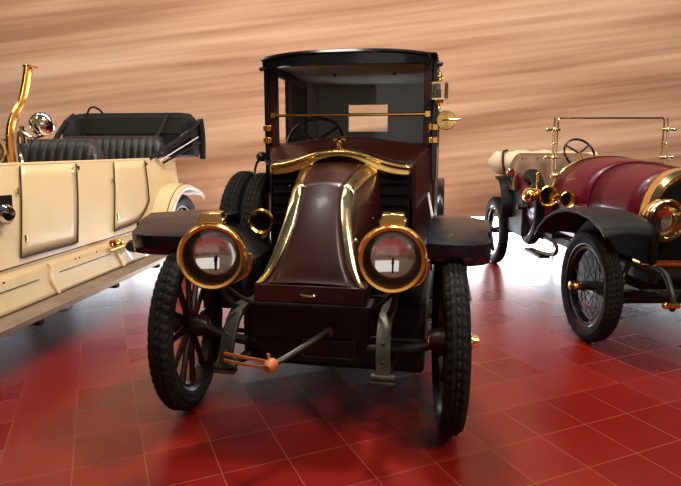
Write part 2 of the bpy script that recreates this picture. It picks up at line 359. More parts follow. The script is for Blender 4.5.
# crank
ck = G().tube([(.093, -.06, .525), (.093, -.14, .522)], .024, n=14).tube([(.093, -.12, .522), (.03, -.22, .50), (-.07, -.37, .462), (-.105, -.40, .452)], [.017, .015, .014, .013], smooth=3).build('starting_crank', PEWTER, M)
G().lathe([(.001, -.03), (.018, -.03), (.030, -.012), (.031, .01), (.024, .028), (.001, .03)], (-.112, -.42, .448), (.3, 1, .2), 20).tube([(-.125, -.41, .50), (-.12, -.41, .465)], .007).build('crank_handle', STRAP, ck)
G().tube([(-.12, -.415, .462), (-.23, -.37, .455), (-.37, -.325, .452)], 0, smooth=4, flat=((0, 0, 1), .007, .003)).build('leather_strap', STRAP, ck)
G().tube([(-.12, -.415, .435), (-.22, -.38, .425), (-.37, -.325, .418)], 0, smooth=4, flat=((0, 0, 1), .006, .003)).build('leather_strap', STRAP, ck)

# bonnet: (y, z, half-width of centre strip, half-width of outer strip edge at lower z, drop)
st = [(.62, 1.315, .152, .245, .045), (.40, 1.268, .133, .205, .040), (.18, 1.213, .113, .170, .034), (.11, 1.14, .113, .170, .028), (.05, 1.06, .120, .176, .022), (.0, .985, .135, .190, .018), (-.05, .905, .156, .207, .012), (-.095, .83, .186, .228, .006), (-.125, .775, .220, .250, .0), (-.142, .752, .242, .268, .0)]
def dens(tab, n=5):
    o = []
    for i in range(len(tab) - 1):
        p0, p1, p2, p3 = tab[max(i - 1, 0)], tab[i], tab[i + 1], tab[min(i + 2, len(tab) - 1)]
        sharp = (i in (1, 2))
        for k in range(n):
            t = k / n
            o.append(tuple(lerp(b1, c1, t) if sharp else .5 * (2 * b1 + (c1 - a1) * t + (2 * a1 - 5 * b1 + 4 * c1 - d1) * t * t + (3 * b1 - a1 - 3 * c1 + d1) * t ** 3) for a1, b1, c1, d1 in zip(p0, p1, p2, p3)))
    o.append(tab[-1]); return o
D = dens(st)
hood = G().grid([[(x * w, y - (0 if y > .19 else .006 * (1 - x * x)), z + .012 * (1 - x * x)) for x in (-1, -.75, -.5, -.25, 0, .25, .5, .75, 1)] for y, z, w, w2, dz in D]).build('bonnet', MAROON, M, solid=.004, ang=.9)
for s in (-1, 1):
    G().grid([[(s * (lerp(w - .004, w2, t)), y + .006 * math.sin(PI * t) * (0 if y > .2 else -1), z - dz * t + (.010 * math.sin(PI * t) if y > .15 else 0) + .003) for t in (0, .12, .3, .5, .7, .88, 1)] for y, z, w, w2, dz in D]).build('brass_edge_strip', PALE, hood, solid=.006, ang=.9)
    # side panels
    G().grid([[(s * (w2 - .002), y, z - dz), (s * (w2 + .03 * max(0, (z - .8))), y + .01, lerp(z - dz, .72, .5)), (s * .28, max(y, -.12) + .01, .70)] for y, z, w, w2, dz in D]).build('bonnet_side', MAROON, hood, solid=.003)
    for (y, z) in ((.17, 1.205), (-.02, .95)): rivet(hood, (s * .085 if z > 1 else s * .15, y - .012 if z > 1 else y - .01, z if z > 1 else .96), PALE, .005)
    for k in range(5): rivet(hood, (s * (.215 + .012 * k), .30 + .04 * k, 1.20 - .09 * k), PALE, .004, 'side_rivet')
rivet(hood, (.205, -.012, .955), CHROME, .011, 'catch_stud'); rivet(hood, (.145, .162, 1.19), CHROME, .009, 'catch_stud')
lip = G().bb((-.278, -.15, .665), (.278, .0, .752)).build('bonnet_sill', MAROON_W, M, bevel=.006)
G().bb((-.30, -.16, .648), (.30, .0, .664)).build('sill_bead', DARK, lip, bevel=.003)
G().tube([(-.038, -.152, .708), (-.036, -.17, .712), (-.02, -.178, .709), (.02, -.178, .709), (.036, -.17, .712), (.038, -.152, .708)], .0055, smooth=3).build('pull_handle', PALE, lip)
# radiators each side behind bonnet
for s in (-1, 1):
    rd = G().bb((s * .42, .64, .62), (s * .15, .72, 1.25)).build('radiator', RADCORE, M)
    lv = G()
    for k in range(9): lv.box((s * .29, .632, .68 + k * .065), (.24, .012, .012), (R(25), 0, 0))
    lv.build('radiator_fins', RADCORE, rd)
# brass cowl arch
arc = [(-.43, 1.318), (-.38, 1.320), (-.30, 1.335), (-.22, 1.362), (-.15, 1.388), (-.07, 1.403), (0, 1.407), (.07, 1.403), (.15, 1.388), (.22, 1.362), (.30, 1.335), (.38, 1.320), (.43, 1.318)]
th = {0: .078, 1: .078, 2: .085, 3: .085, 4: .07, 5: .055, 6: .052}
rows = []
for i, (x, z) in enumerate(arc):
    t = th[min(i, 12 - i)]
    rows.append([(x, .64, z), (x, .615, z - .004), (x, .60, z - .018), (x, .598, z - .030), (x, .610, z - .036), (x, .604, z - t + .008), (x, .61, z - t), (x, .66, z - t), (x, .68, z)])
ar = G().grid(rows, cv=True, cap=True).build('cowl_arch', BRASS, M, ang=.5); ar.modifiers.new('sub', 'SUBSURF').levels = 1; ar.modifiers['sub'].render_levels = 2
G().lathe([(.001, .065), (.012, .065), (.022, .055), (.034, .05), (.034, .042), (.016, .036), (.014, .012), (.026, 0)], (0, .64, 1.40), (0, 0, 1), 20).box((0, .64, 1.455), (.075, .02, .014)).build('filler_cap', BRASS, ar)
# cowl body from arch back to screen
def cowl_z(x, y):   # height over x at y
    t = (y - .66) / .29
    a = interp(arc, x); b_ = 1.435 + .045 * math.cos(min(1, abs(x) / .45) * PI) * .5 + .022
    return lerp(a - .005, b_, t)
rows = []
for k in range(7):
    y = .66 + .29 * k / 6; hw = lerp(.43, .535, k / 6)
    row = [(-hw - .01, y, .60), (-hw - .015, y, .95), (-hw - .005, y, cowl_z(-hw, y) - .06)]
    row += [(hw * q, y, cowl_z(hw * q, y) - (.012 if abs(q) == 1 else 0)) for q in (-1, -.9, -.75, -.6, -.45, -.3, -.15, 0, .15, .3, .45, .6, .75, .9, 1)]
    row += [(hw + .005, y, cowl_z(hw, y) - .06), (hw + .015, y, .95), (hw + .01, y, .60)]
    rows.append(row)
G().grid(rows).build('cowl', MAROON, M, solid=.006, ang=.9)
# screen
YS = .955
sc = G().bb((-.53, YS, 1.30), (-.478, YS + .04, 1.975)).bb((.478, YS, 1.30), (.53, YS + .04, 1.975)).bb((-.53, YS, 1.955), (.53, YS + .04, 1.99)).prism([(-.48, 1.40), (-.48, 1.432)] + [(-.48 + .96 * k / 20, 1.437 + .048 * (.5 + .5 * math.cos(2 * PI * (k / 20 - .5)))) for k in range(21)] + [(.48, 1.40)], 'y', YS, YS + .04).build('windscreen_frame', MAROON_W, M, bevel=.004)
G().grid([[(-.48, YS + .02, 1.43), (-.48, YS + .02, 1.96)], [(.48, YS + .02, 1.43), (.48, YS + .02, 1.96)]]).build('windscreen_glass', GLASS, sc)
G().tube([(-.50, YS - .012, 1.617), (.50, YS - .012, 1.617)], .0095).bb((-.52, YS - .02, 1.60), (-.49, YS, 1.634)).bb((.49, YS - .02, 1.60), (.52, YS, 1.634)).build('screen_rail', ORANGE, sc)
for s in (-1, 1):
    p = G().bb((s * .530, YS - .01, 1.20), (s * .566, YS + .05, 1.93)).build('body_pillar', BLACK, M, bevel=.006)
    for z in (1.455, 1.535): G().bb((s * .515, YS - .025, z - .018), (s * .572, YS - .008, z + .018)).cyl((s * .534, YS - .03, z - .02), (s * .534, YS - .03, z + .02), .008).build('brass_hinge', ORANGE, p, bevel=.003)
    G().lathe([(.001, -.02), (.012, -.015), (.016, 0), (.012, .015), (.001, .02)], (s * .572, YS - .02, 1.915), (1, 0, .2), 14).build('roof_bracket', PEWTER, p)
# roof
def roofz(x): return 1.990 - .020 * abs(x / .57) ** 3.0
rows = []
ys = [(.70, .38, -.055), (.705, .44, -.02), (.72, .48, -.006), (.76, .505, 0), (.85, .555, .0), (1.2, .565, .0), (1.9, .56, .0), (2.32, .565, -.0), (2.42, .54, -.015), (2.45, .50, -.05)]
for y, hw, dz in ys:
    top = [(hw * q, y + (.09 * abs(q) ** 2.5 if y < .8 else 0), roofz(.57 * q) + dz) for q in (-1, -.96, -.9, -.8, -.6, -.4, -.2, 0, .2, .4, .6, .8, .9, .96, 1)]
    rows.append(top)
roof = G().grid(rows).build('roof', BLACK, M, solid=.012)
# roof fascia
fa = []
for q in [k / 12 - 1 for k in range(25)]:
    x = .525 * q; y = .69 + .10 * abs(q) ** 3; z = roofz(.57 * q)
    fa.append([(x * .985, y + .02, z - .004), (x * 1.0, y - .012, z - .012), (x, y - .018, z - .026), (x * .99, y - .004, z - .034), (x * .985, y, 1.898), (x * .96, y + .03, 1.896), (x * .96, y + .04, z - .02)])
G().grid(fa, cv=True, cap=True).build('roof_fascia', BLACK, roof, ang=.5)
G().grid([[(-.52, .74, 1.95), (-.52, 2.4, 1.95)], [(.52, .74, 1.95), (.52, 2.4, 1.95)]]).build('visor_underside', DARK, roof) if False else None
# cabin sides, back and ceiling
for s in (-1, 1):
    x0, x1 = s * .535, s * .56
    cs = G().bb((x0, 1.0, .60), (x1, 2.42, 1.42)).build('cabin_side', MAROON, M, bevel=.004)
    for (a, b_) in ((1.42, 1.52), (1.98, 2.42)): G().bb((x0, a, 1.42), (x1, b_, 1.96)).build('side_pillar', MAROON_W, cs)
    G().bb((x0, 1.0, 1.89), (x1, 2.42, 1.96)).build('side_rail', MAROON_W, cs)
    G().bb((s * .530, 2.0, 1.0), (s * .534, 2.4, 1.95)).build('side_lining', CLOTH, cs)
    G().bb((s * .545, 1.52, 1.42), (s * .549, 1.98, 1.89)).build('side_glass', GLASS, cs)
bk = G().bb((-.56, 2.40, .6), (.56, 2.43, 1.555)).bb((-.56, 2.40, 1.79), (.56, 2.43, 1.97)).bb((-.56, 2.40, 1.555), (-.255, 2.43, 1.79)).bb((.10, 2.40, 1.555), (.56, 2.43, 1.79)).build('cabin_back', CLOTH, M)
G().grid([[(-.255, 2.425, 1.555), (-.255, 2.425, 1.79)], [(.10, 2.425, 1.555), (.10, 2.425, 1.79)]]).build('rear_glass', GLASS, bk)
G().bb((-.53, .99, 1.945), (.53, 2.41, 1.955)).build('headlining', CLOTH, M)
for x in (-.2, .24): rivet(M, (x, 1.5, 1.935), DARK, .012, 'ceiling_knob')
G().bb((-.535, 1.0, .58), (.535, 2.42, .62)).build('cabin_floor', DARK, M)
sea = G().bb((-.50, 1.45, .62), (.50, 1.95, 1.02)).build('front_bench', LEATHER, M, bevel=.04)
G().box((0, 1.93, 1.2), (1.0, .12, .44), (R(-8), 0, 0)).build('bench_back', LEATHER, M, bevel=.04)
# steering wheel
Rm = Euler((R(58), 0, 0)).to_matrix(); c0 = V((-.30, 1.28, 1.45)); ring = [c0 + Rm @ V((.20 * math.cos(t), .20 * math.sin(t), 0)) for t in [k * PI / 16 for k in range(32)]]
sw = G().tube(ring, .013, closed=True).build('steering_wheel', BLACK, M)
for t in (.22, .78, 1.22, 1.78): G().cyl(c0, c0 + Rm @ V((.195 * math.cos(t * PI), .195 * math.sin(t * PI), 0)), .011).build('spoke', BLACK, sw)
G().cyl(c0 + V((0, 0, .01)), c0 + Rm @ V((0, 0, -.6)), .02).build('column', BRASS, sw)
# fenders
fp = [(-.065, .865, .0), (-.078, .915, .0), (-.083, .966, .0), (-.03, .984, .0), (.06, 1.008, .0), (.22, 1.042, 0), (.42, 1.035, 0), (.56, .96, 0), (.64, .80, 0), (.70, .55, 0), (.75, .34, 0), (1.0, .32, 0), (1.4, .32, 0)]
for s in (-1, 1):
    xin, xout0 = .55, (.85 if s > 0 else 1.01)
    rows = []
    for i, (y, z, _) in enumerate(fp):
        row = []; xout = xout0 - (.08 if i > 5 else 0)
        for q in (0, .04, .12, .3, .5, .7, .88, .96, 1, 1.0):
            bow = .03 * (1 - (2 * q - 1) ** 2) * (-1 if i < 4 else 0)
            # front corners rounded back
            back = .09 * max(0, (q - .72) / .28) ** 2.2 if i < 4 else 0
            zz = z + (.010 * (1 - (2 * q - 1) ** 2) if i >= 5 else 0)
            row.append((s * lerp(xin + (.06 if i > 6 else 0), xout, q), y + bow + back, zz))
        lipz = row[-1]; row[-1] = (lipz[0], lipz[1], lipz[2] - (.022 if i >= 4 else 0))
        rows.append(row)
    f = G().grid(rows).build('front_fender', NAVY, M, solid=.008, ang=.6)
    rows = [[(s * lerp(.42, .615, q), 2.9 - .56 * math.cos(t) , .46 + .66 * math.sin(t)) for q in (0, .25, .5, .75, 1)] for t in [k * PI / 16 for k in range(0, 15)]]
    G().grid(rows).build('rear_fender', BLACK, M, solid=.008)
    rb = G().bb((s * .50, 1.38, .30), (s * .84, 2.3, .325)).build('running_board', BLACK, M, bevel=.004)
# steps of the rear body seen behind near fender (image right)
g1 = G().prism([(1.18, .935), (1.55, .935), (1.55, 1.06), (1.5, 1.18), (1.18, 1.18)], 'x', .57, .63).build('battery_box', BLACK, M, bevel=.01) if False else None
G().bb((.565, 2.0, .985), (.62, 2.36, 1.17)).build('rear_side_box', BLACK, M, bevel=.012) if False else None
G().tube([(.56, .7, .985), (.50, 1.0, 1.20)], .008).build('stay_rod', WHITE, M)
for s in (-1, 1):
    G().grid([[(s * .38, y, .56), (s * .40, y, .80), (s * .60, y, 1.0 if y < .5 else (.93 if y < .7 else .70))] for y in (.0, .3, .6, .9)]).build('splash_shield', DARK, M, solid=.006)
    G().bb((s * .48, 1.0, .27), (s * .77, 1.3, .31)).build('board_front', DARK, M)
# spare tyres (image left)
for (x, z, sx_) in ((-.735, .81, .0), (-.60, .80, .0)):
    t_ = tyre(G(), .44, .125).build('spare_tyre', RUBBER, M, ang=.3, loc=(x, 1.0, z), rot=(0, 0, R(2)))
G().tube([(-.55, 1.0, .75), (-.86, 1.0, .75)], .02).build('spare_carrier', DARK, M)
# horn
hn = G().lathe([(.074, 0), (.068, .02), (.060, .05), (.04, .09), (.018, .13), (.014, .2)], (-.452, .50, .968), (-.15, 1, 0), 32).build('horn', ORANGE, M, solid=.003)
G().lathe([(.056, -.0), (.070, -.009), (.080, .0), (.072, .010), (.056, .006)], (-.452, .497, .968), (-.15, 1, 0), 32, closed=True).build('horn_rim', ORANGE, hn)
G().lathe([(.001, .045), (.052, .045), (.054, .012)], (-.452, .50, .968), (-.15, 1, 0), 28).build('horn_throat', RADCORE, hn)  # dark disc painted in for the shade inside the bell
G().tube([(-.47, .66, .965), (-.47, .66, .88), (-.49, .60, .82), (-.50, .62, .70)], .017, smooth=5).build('horn_coil', ORANGE, hn)
G().tube([(-.48, .68, .965), (-.54, .74, 1.05), (-.60, .82, 1.2), (-.60, .86, 1.30), (-.565, .85, 1.34)], .008, smooth=5).build('horn_tube', BLACK, hn)
G().sphere((-.56, .85, 1.35), .038, (.9, 1.3, .9)).build('horn_bulb', BLACK, hn)
G().tube([(-.54, .84, 1.335), (-.49, .80, 1.30), (-.46, .78, 1.27)], .009, smooth=4).build('bulb_stalk', BLACK, hn)
# carriage lantern (image right)
L = (.572, .80, 1.74)
ln = G().prism([(L[0] - .04, L[1] - .032), (L[0] + .04, L[1] - .032), (L[0] + .05, L[1]), (L[0] + .04, L[1] + .032), (L[0] - .04, L[1] + .032), (L[0] - .05, L[1])], 'z', L[2] - .05, L[2] - .042).prism([(L[0] - .04, L[1] - .032), (L[0] + .04, L[1] - .032), (L[0] + .05, L[1]), (L[0] + .04, L[1] + .032), (L[0] - .04, L[1] + .032), (L[0] - .05, L[1])], 'z', L[2] + .042, L[2] + .05)
for dx, dy in ((-.04, -.032), (.04, -.032), (.05, 0), (.04, .032), (-.04, .032), (-.05, 0)): ln.cyl((L[0] + dx, L[1] + dy, L[2] - .045), (L[0] + dx, L[1] + dy, L[2] + .045), .006, n=8)
ln = ln.build('carriage_lantern', PALE, M, ang=.5)
G().lathe([(.034, .05), (.018, .062), (.016, .075), (.026, .078), (.026, .086), (.018, .09), (.016, .105), (.001, .108)], L, (0, 0, 1), 24).build('lantern_chimney', BRASS, ln)
G().lathe([(.034, -.05), (.026, -.066), (.012, -.075), (.010, -.09), (.014, -.1), (.009, -.112), (.001, -.115)], L, (0, 0, 1), 20).build('lantern_finial', BRASS, ln)
G().bb((L[0] - .028, L[1] - .028, L[2] - .042), (L[0] + .028, L[1] + .028, L[2] + .042)).build('lantern_glass', LENS, ln)
G().cyl((L[0], L[1], L[2] - .04), (L[0], L[1], L[2] + .01), .014).build('lantern_burner', REDLENS, ln)
G().tube([(.555, .95, 1.73), (.56, .86, 1.73), (.56, .83, 1.73)], .009).build('lantern_arm', BLACK, ln)
# round brass mirror on a rod
mi = G().lathe([(.001, .03), (.03, .026), (.052, .012), (.058, 0), (.054, -.008), (.001, -.012)], (.62, .80, 1.570), (0, 1, 0), 28).build('wing_mirror', BRASS, M, bevel=0)
G().tube([(.515, .93, 1.50), (.512, .90, 1.555), (.53, .85, 1.562), (.60, .79, 1.570), (.70, .78, 1.574)], .005, smooth=4).build('mirror_rod', PALE, mi)

# ================================================================== CREAM CAR (left)
C = thing('cream_touring_car', (-1.865, 4.0, 0), R(-6.4), 'cream open vintage touring car with black leather seats and its black hood folded down', 'car')
def bx(y, z):    # side surface x of the tub
    base = interp([(.55, -.265), (.62, -.268), (.68, -.277), (.85, -.285), (1.05, -.30), (1.29, -.33)], z)
    t = max(0, y - 2.25) / .65
    return base - .22 * t ** 2.2
XC = -1.02
zs = [.58, .62, .68, .78, .9, 1.05, 1.18, 1.29]
yy = [-.82, -.45, -.2, .1, .45, .8, 1.07, 1.4, 1.72, 1.95, 2.2, 2.45, 2.65, 2.78, 2.88]
def tubrows():
    rows = []
    for y in yy:
        t = max(0, y - 1.75) / 1.1
        rows.append([(bx(y, z), y + (0 if y < 2.5 else .02), z + (.30 * t ** 1.3 if z < .7 else 0) ) for z in zs] + [(bx(y, 1.29) - .05, y, 1.292), (bx(y, 1.29) - .06, y, 1.25)])
    return rows
tub = G().grid(tubrows()).grid([[(2 * XC - p[0], p[1], p[2]) for p in r] for r in tubrows()])
tub.grid([[(bx(2.88, z) + (XC - bx(2.88, z)) * q, 2.89 + .06 * math.sin(q * PI / 2), z + (.27 if z < .7 else 0)) for z in zs] for q in (0, .1, .3, .6, 1, 1.4, 1.7, 1.9, 2)])
tub = tub.build('body_tub', CREAM, C, solid=.012)
G().bb((XC * 2 + .32, -.6, .56), (-.32, 2.7, .62)).build('tub_floor', DARK, tub)
G().bb((XC * 2 + .35, -.7, .62), (-.38, -.66, 1.2)).build('firewall', DARK, tub)
# front bonnet of the cream car (outside the frame mostly)
G().grid([[(XC + a * w, y, z) for a, z in ((-1, .62), (-1, 1.0), (-.85, 1.14), (-.4, 1.2), (0, 1.22), (.4, 1.2), (.85, 1.14), (1, 1.0), (1, .62))] for y, w in ((-1.9, .36), (-1.3, .5), (-.72, .72))]).build('bonnet', CREAM, C, solid=.01)
def door(y0, y1, zb0, zb1, name='door', y0b=None, y1b=None, rr=.05):
    y0b = y0 if y0b is None else y0b; y1b = y1 if y1b is None else y1b
    n = 8; rows = []
    for i in range(n + 1):
        t = i / n; row = []
        for j in range(n + 1):
            q = j / n; zb = lerp(zb0, zb1, t); 
            tt = .85 if rr < .1 else .5
            if t > tt: zb += rr * ((t - tt) / (1 - tt)) ** 2.2
            z = lerp(zb, 1.285, q); y = lerp(lerp(y0b, y1b, t), lerp(y0, y1, t), q)
            row.append((bx(y, z) + .010, y, z))
        rows.append(row)
    edge = [rows[i][0] for i in range(n + 1)] + rows[-1][1:] 
    edge2 = rows[0][::-1] + edge
    d = G().grid(rows).build(name, CREAM, C, solid=.002)
    G().tube([(p[0] + .006, p[1], p[2]) for p in edge2], .0055, n=6).build('door_seam', SEAM, d)
    for z in (.80, 1.12): G().cyl((bx(y0, z) + .018, lerp(y0b, y0, .5) - .0, z - .02), (bx(y0, z) + .018, lerp(y0b, y0, .5), z + .02), .009, n=10).build('door_hinge', PALE, d)
    return d
d1 = door(-.18, .49, .675, .665, y0b=-.33, y1b=.34, rr=.005)
d2 = door(1.08, 1.70, .675, .72, y0b=.91, y1b=1.66, rr=.16)
G().lathe([(.02, 0), (.02, .006), (.008, .008), (.007, .03), (.014, .034), (.001, .04)], (bx(.44, 1.24) + .012, .43, 1.24), (1, 0, 0), 14).build('door_handle', PALE, d1)
for y in (.52, 1.74): G().lathe([(.016, 0), (.016, .01), (.001, .014)], (bx(y, 1.26) + .004, y, 1.25), (1, 0, 0), 12).build('hood_stud', PEWTER, C)
G().tube([(bx(y, 1.29) - .01, y, 1.297) for y in (-.7, -.2, .45, 1.07, 1.72, 2.2, 2.6, 2.86)], .011, smooth=3).build('belt_moulding', CREAM, C)
G().tube([(bx(y, .62) + .004, y, .625 + (.30 * (max(0, y - 1.75) / .95) ** 1.3)) for y in (-.7, 0, .6, 1.2, 1.7)], .004, n=6).build('lower_bead', SEAM, C)
# valance between body and running board
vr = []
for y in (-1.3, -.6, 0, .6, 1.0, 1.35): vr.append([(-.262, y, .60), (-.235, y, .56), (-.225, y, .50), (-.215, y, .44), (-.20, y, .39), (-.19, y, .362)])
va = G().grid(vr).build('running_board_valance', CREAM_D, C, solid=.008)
for y in (-.95, -.10, .86): G().tube([(-.245, y + .02, .585), (-.225, y + .03, .55), (-.212, y, .47), (-.195, y + .02, .40), (-.175, y + .03, .365)], .014, smooth=5).build('valance_rib', CREAM, va)
for a, b_ in ((-.85, -.22), (.02, .76)): G().tube([(-.221, a, .50), (-.221, b_, .50)], .003, n=6).build('valance_line', SEAM, va)
for y in (-.55, .25, .30, .55): rivet(va, (-.232, y, .555), PEWTER, .007, 'valance_bolt')
rb = G().bb((-.23, -1.3, .325), (-.004, 1.62, .352)).build('running_board', BOARD, C, bevel=.003)
G().bb((-.012, -1.3, .318), (.004, 1.62, .357)).build('board_edging', EDGE, rb, bevel=.003)
for y in (-.5, .5, 1.3): G().bb((-.9, y, .26), (-.05, y + .05, .32)).build('board_bracket', DARK, rb)
G().bb((-.62, -1.6, .42), (-.56, 3.0, .52)).build('chassis_rail', DARK, C)
G().bb((-1.48, -1.6, .42), (-1.42, 3.0, .52)).build('chassis_rail', DARK, C)
# black opening with nickel side lamp
op = G().prism([(-.80, .93), (-.345, .93), (-.335, 1.10), (-.80, 1.11)], 'x', bx(0, .9) - .0, bx(0, .9) + .012).build('side_opening', RADCORE, C)
G().lathe([(.05, 0), (.06, .012), (.052, .035), (.06, .05), (.045, .075), (.001, .085)], (bx(0, .9) + .01, -.45, .99), (1, -.3, 0), 24).build('side_cap', CHROME, op)
# seats
def seat(parent, name, xa, xb, y, zt, zb, lean=.12, m=LEATHER, n=None):
    n = n or int((xb - xa) / .085); cols = n * 6; rows = []
    for i in range(cols + 1):
        t = i / cols; x = lerp(xa, xb, t); e_ = min(t, 1 - t) * (xb - xa); rnd = math.sqrt(max(0, 1 - max(0, 1 - e_ / .16) ** 2))
        puff = .018 * abs(math.sin(PI * t * n)); top = lerp(zb + .06, zt, .25 + .75 * rnd); cy = y + .10 * (1 - rnd) * -1.5
        rows.append([(x, cy - .16 - puff * .6, zb), (x, cy - .14 - puff, lerp(zb, top, .35)), (x, cy - .12 - puff, lerp(zb, top, .7)), (x, cy - .085 - puff, top - .05), (x, cy - .04, top - .01 + puff * .3), (x, cy + .02, top), (x, cy + .06, top - .03), (x, cy + .07, lerp(zb, top, .5)), (x, cy + .07, zb)])
    o = G().grid(rows, cap=True).build(name, m, parent, ang=1.2)
    cg = G()
    return o
fs = seat(C, 'front_seat', -1.70, -.335, 1.02, 1.49, .95)
rs = seat(C, 'rear_seat', -1.72, -.34, 2.42, 1.55, .95)
# seat lies in the tub: near-side arm rests
G().bb((-1.68, .45, .62), (-.36, 1.0, .98)).build('seat_cushion', LEATHER, fs, bevel=.05)
G().bb((-1.68, 1.85, .62), (-.40, 2.4, .98)).build('seat_cushion', LEATHER, rs, bevel=.05)
# folded hood
rows = []
for t in [k / 16 for k in range(17)]:
    x = lerp(-1.72, -.14, t); e_ = min(t, 1 - t); o_ = .10 * max(0, 1 - e_ / .10) ** 2; fwd = .12 * max(0, 1 - e_ / .1) ** 2
    zt = 1.825 - o_ * .8; zb = 1.33
    rows.append([(x, 2.70 - fwd, zb), (x, 2.66 - fwd, 1.55), (x, 2.68 - fwd, zt - .04), (x, 2.74 - fwd, zt), (x, 2.84 - fwd, zt - .005), (x, 2.93 - fwd, zt - .05), (x, 2.98 - fwd, 1.6), (x, 2.95 - fwd, 1.38), (x, 2.86 - fwd, zb - .03)])
hd = G().grid(rows, cv=True, cap=True).build('folded_hood', HOODCLOTH, C, ang=1.2)
G().grid([[(x, 2.655, z) for z in (1.58, 1.76)] for x in (-1.62, -.30)]).build('hood_lining', LINING, hd)
G().tube([(-.12, 2.80, 1.75), (-.115, 2.84, 1.55), (-.13, 2.86, 1.28)], .035, smooth=5).build('hood_end_fold', HOODCLOTH, hd)
G().tube([(-.10, 2.78, 1.74), (-.15, 2.45, 1.58), (-.30, 1.98, 1.36), (-.33, 1.85, 1.30)], .018, smooth=5).build('hood_bow', HOODCLOTH, hd)
G().tube([(-1.66, 2.72, 1.80), (-1.70, 2.60, 1.70), (-1.70, 2.42, 1.55), (-1.70, 2.3, 1.40)], .03, smooth=6).build('hood_bow', HOODCLOTH, hd)
rows = [[(-1.70, y, a), (-1.70, y, b_)] for y, a, b_ in ((2.65, 1.3, 1.82), (1.9, 1.3, 1.74), (1.2, 1.3, 1.66), (.9, 1.3, 1.55))]
for k, (a, b_) in enumerate((((-.13, 2.62, 1.66), (-.31, 1.92, 1.335)), ((-.11, 2.62, 1.60), (-.30, 1.96, 1.305)), ((-.10, 2.66, 1.54), (-.29, 2.0, 1.275)), ((-.09, 2.70, 1.48), (-.28, 2.05, 1.25)))):
    G().tube([a, b_], 0, flat=((0, .4, 1), .005 if k % 2 == 0 else .011, .004)).build('hood_iron', WHITE if k % 2 == 0 else BLACK, hd)  # white strips paint in the shine of bright metal irons
G().tube([(-.46, 2.66, 1.82), (-.50, 2.50, 1.60), (-.58, 2.34, 1.42)], 0, smooth=4, flat=((1, 0, 0), .02, .003)).build('hood_strap', LINING, hd)
G().tube([(-1.50, 2.60, 1.45), (-1.47, 2.62, 1.70), (-1.42, 2.64, 1.86), (-1.38, 2.68, 1.89), (-1.33, 2.72, 1.86), (-1.30, 2.74, 1.81)], .012, smooth=6).build('hood_strap', HOODCLOTH, hd)
# windscreen post and glass, round mirror lamp
pp = [(.075, 1.985), (.06, 1.93), (.02, 1.82), (-.03, 1.72), (-.12, 1.62), (-.165, 1.54), (-.185, 1.44), (-.18, 1.30), (-.16, 1.15)]
X0 = -.37
ws = G().tube([(X0, y, z) for y, z in pp], 0, smooth=4, flat=((0, 1, 0), .026, .011)).build('windscreen_post', ORANGE, C, bevel=.003)
G().tube([(X0 + .012, y + .03, z) for y, z in pp], 0, smooth=4, flat=((0, 1, 0), .010, .008)).build('post_bead', CHROME, ws)
G().bb((X0 - .02, .05, 1.975), (X0 + .03, .15, 1.987)).build('post_cap', ORANGE, ws)
G().grid([[(x, y + .01, z) for y, z in pp] for x in (-1.66, X0)]).build('windscreen_glass', GLASS, ws)
cp(ws.children[0], ws) if False else None
G().tube([(-1.67, y, z) for y, z in pp], 0, smooth=4, flat=((0, 1, 0), .026, .011)).build('windscreen_post', ORANGE, C, bevel=.003)
ml = G().sphere((-.31, .10, 1.579), .092, (1, .9, .95), 32).build('spot_lamp', MIRROR, C)
G().lathe([(.083, -.01), (.089, -.006), (.089, .006), (.083, .01)], (-.31, .10, 1.592), (0, .1, 1), 32, closed=True).build('lamp_band', PALE, ml)
G().tube([(-.31, .10, 1.50), (-.35, .02, 1.48), (-.41, -.02, 1.52), (-.42, -.02, 1.38), (-.39, -.04, 1.28)], .012, smooth=5).build('lamp_stalk', CHROME, ml)
G().tube([(-.40, .0, 1.56), (-.40, .0, 1.44)], .022).build('lamp_clamp', PALE, ml)
sl = G().sphere((-.66, .06, 1.378), .098, (1, .8, 1), 32).build('side_lamp', MIRROR, C)
G().lathe([(.085, -.075), (.1, -.07), (.104, -.05), (.098, -.03)], (-.66, .06, 1.378), (-.1, 1, 0), 36).build('side_lamp_bezel', PALE, sl, solid=.004)
G().tube([(-.64, .06, 1.30), (-.62, .0, 1.2), (-.60, -.05, 1.12)], .015, smooth=4).build('side_lamp_stalk', PALE, sl)
G().grid([[(XC + a * w, y, z) for a, z in ((-1, 1.12), (-.85, 1.17), (-.4, 1.22), (0, 1.24), (.4, 1.22), (.85, 1.17), (1, 1.12))] for y, w in ((-.72, .70), (-.2, .69))]).build('scuttle', CREAM, C, solid=.01)
# rear fender + wheel
rows = []
cy, cz = 2.22, .46
for k in range(19):
    t = lerp(R(-2), R(155), k / 18); Rr = .545; 
    row = []
    for q in (0, .1, .3, .5, .7, .9, 1, 1.0):
        x = lerp(-.36, -.07, q); z = cz + (Rr + .02 * (1 - (2 * q - 1) ** 2)) * math.sin(t); y = cy - (Rr + .03) * math.cos(t)
        row.append((x, y, z))
    row[-1] = (row[-1][0] + .0, cy - (Rr - .03) * math.cos(t), cz + (Rr - .05) * math.sin(t))
    rows.append(row)
rows = rows[:14]
for dy, dz in ((.12, -.03), (.22, -.075), (.28, -.12)): rows.append([(p[0], p[1] + dy, p[2] + dz) for p in rows[13]])
rf = G().grid(rows).build('rear_fender', CREAM, C, solid=.008)
G().grid([[(x, cy - .535 * math.cos(lerp(R(-2), R(155), k / 18)), cz + .50 * math.sin(lerp(R(-2), R(155), k / 18))) for x in (-.36, -.2, -.085)] for k in range(14)]).build('fender_lining', DARK, rf)  # dark sheet added as the shade under the fender
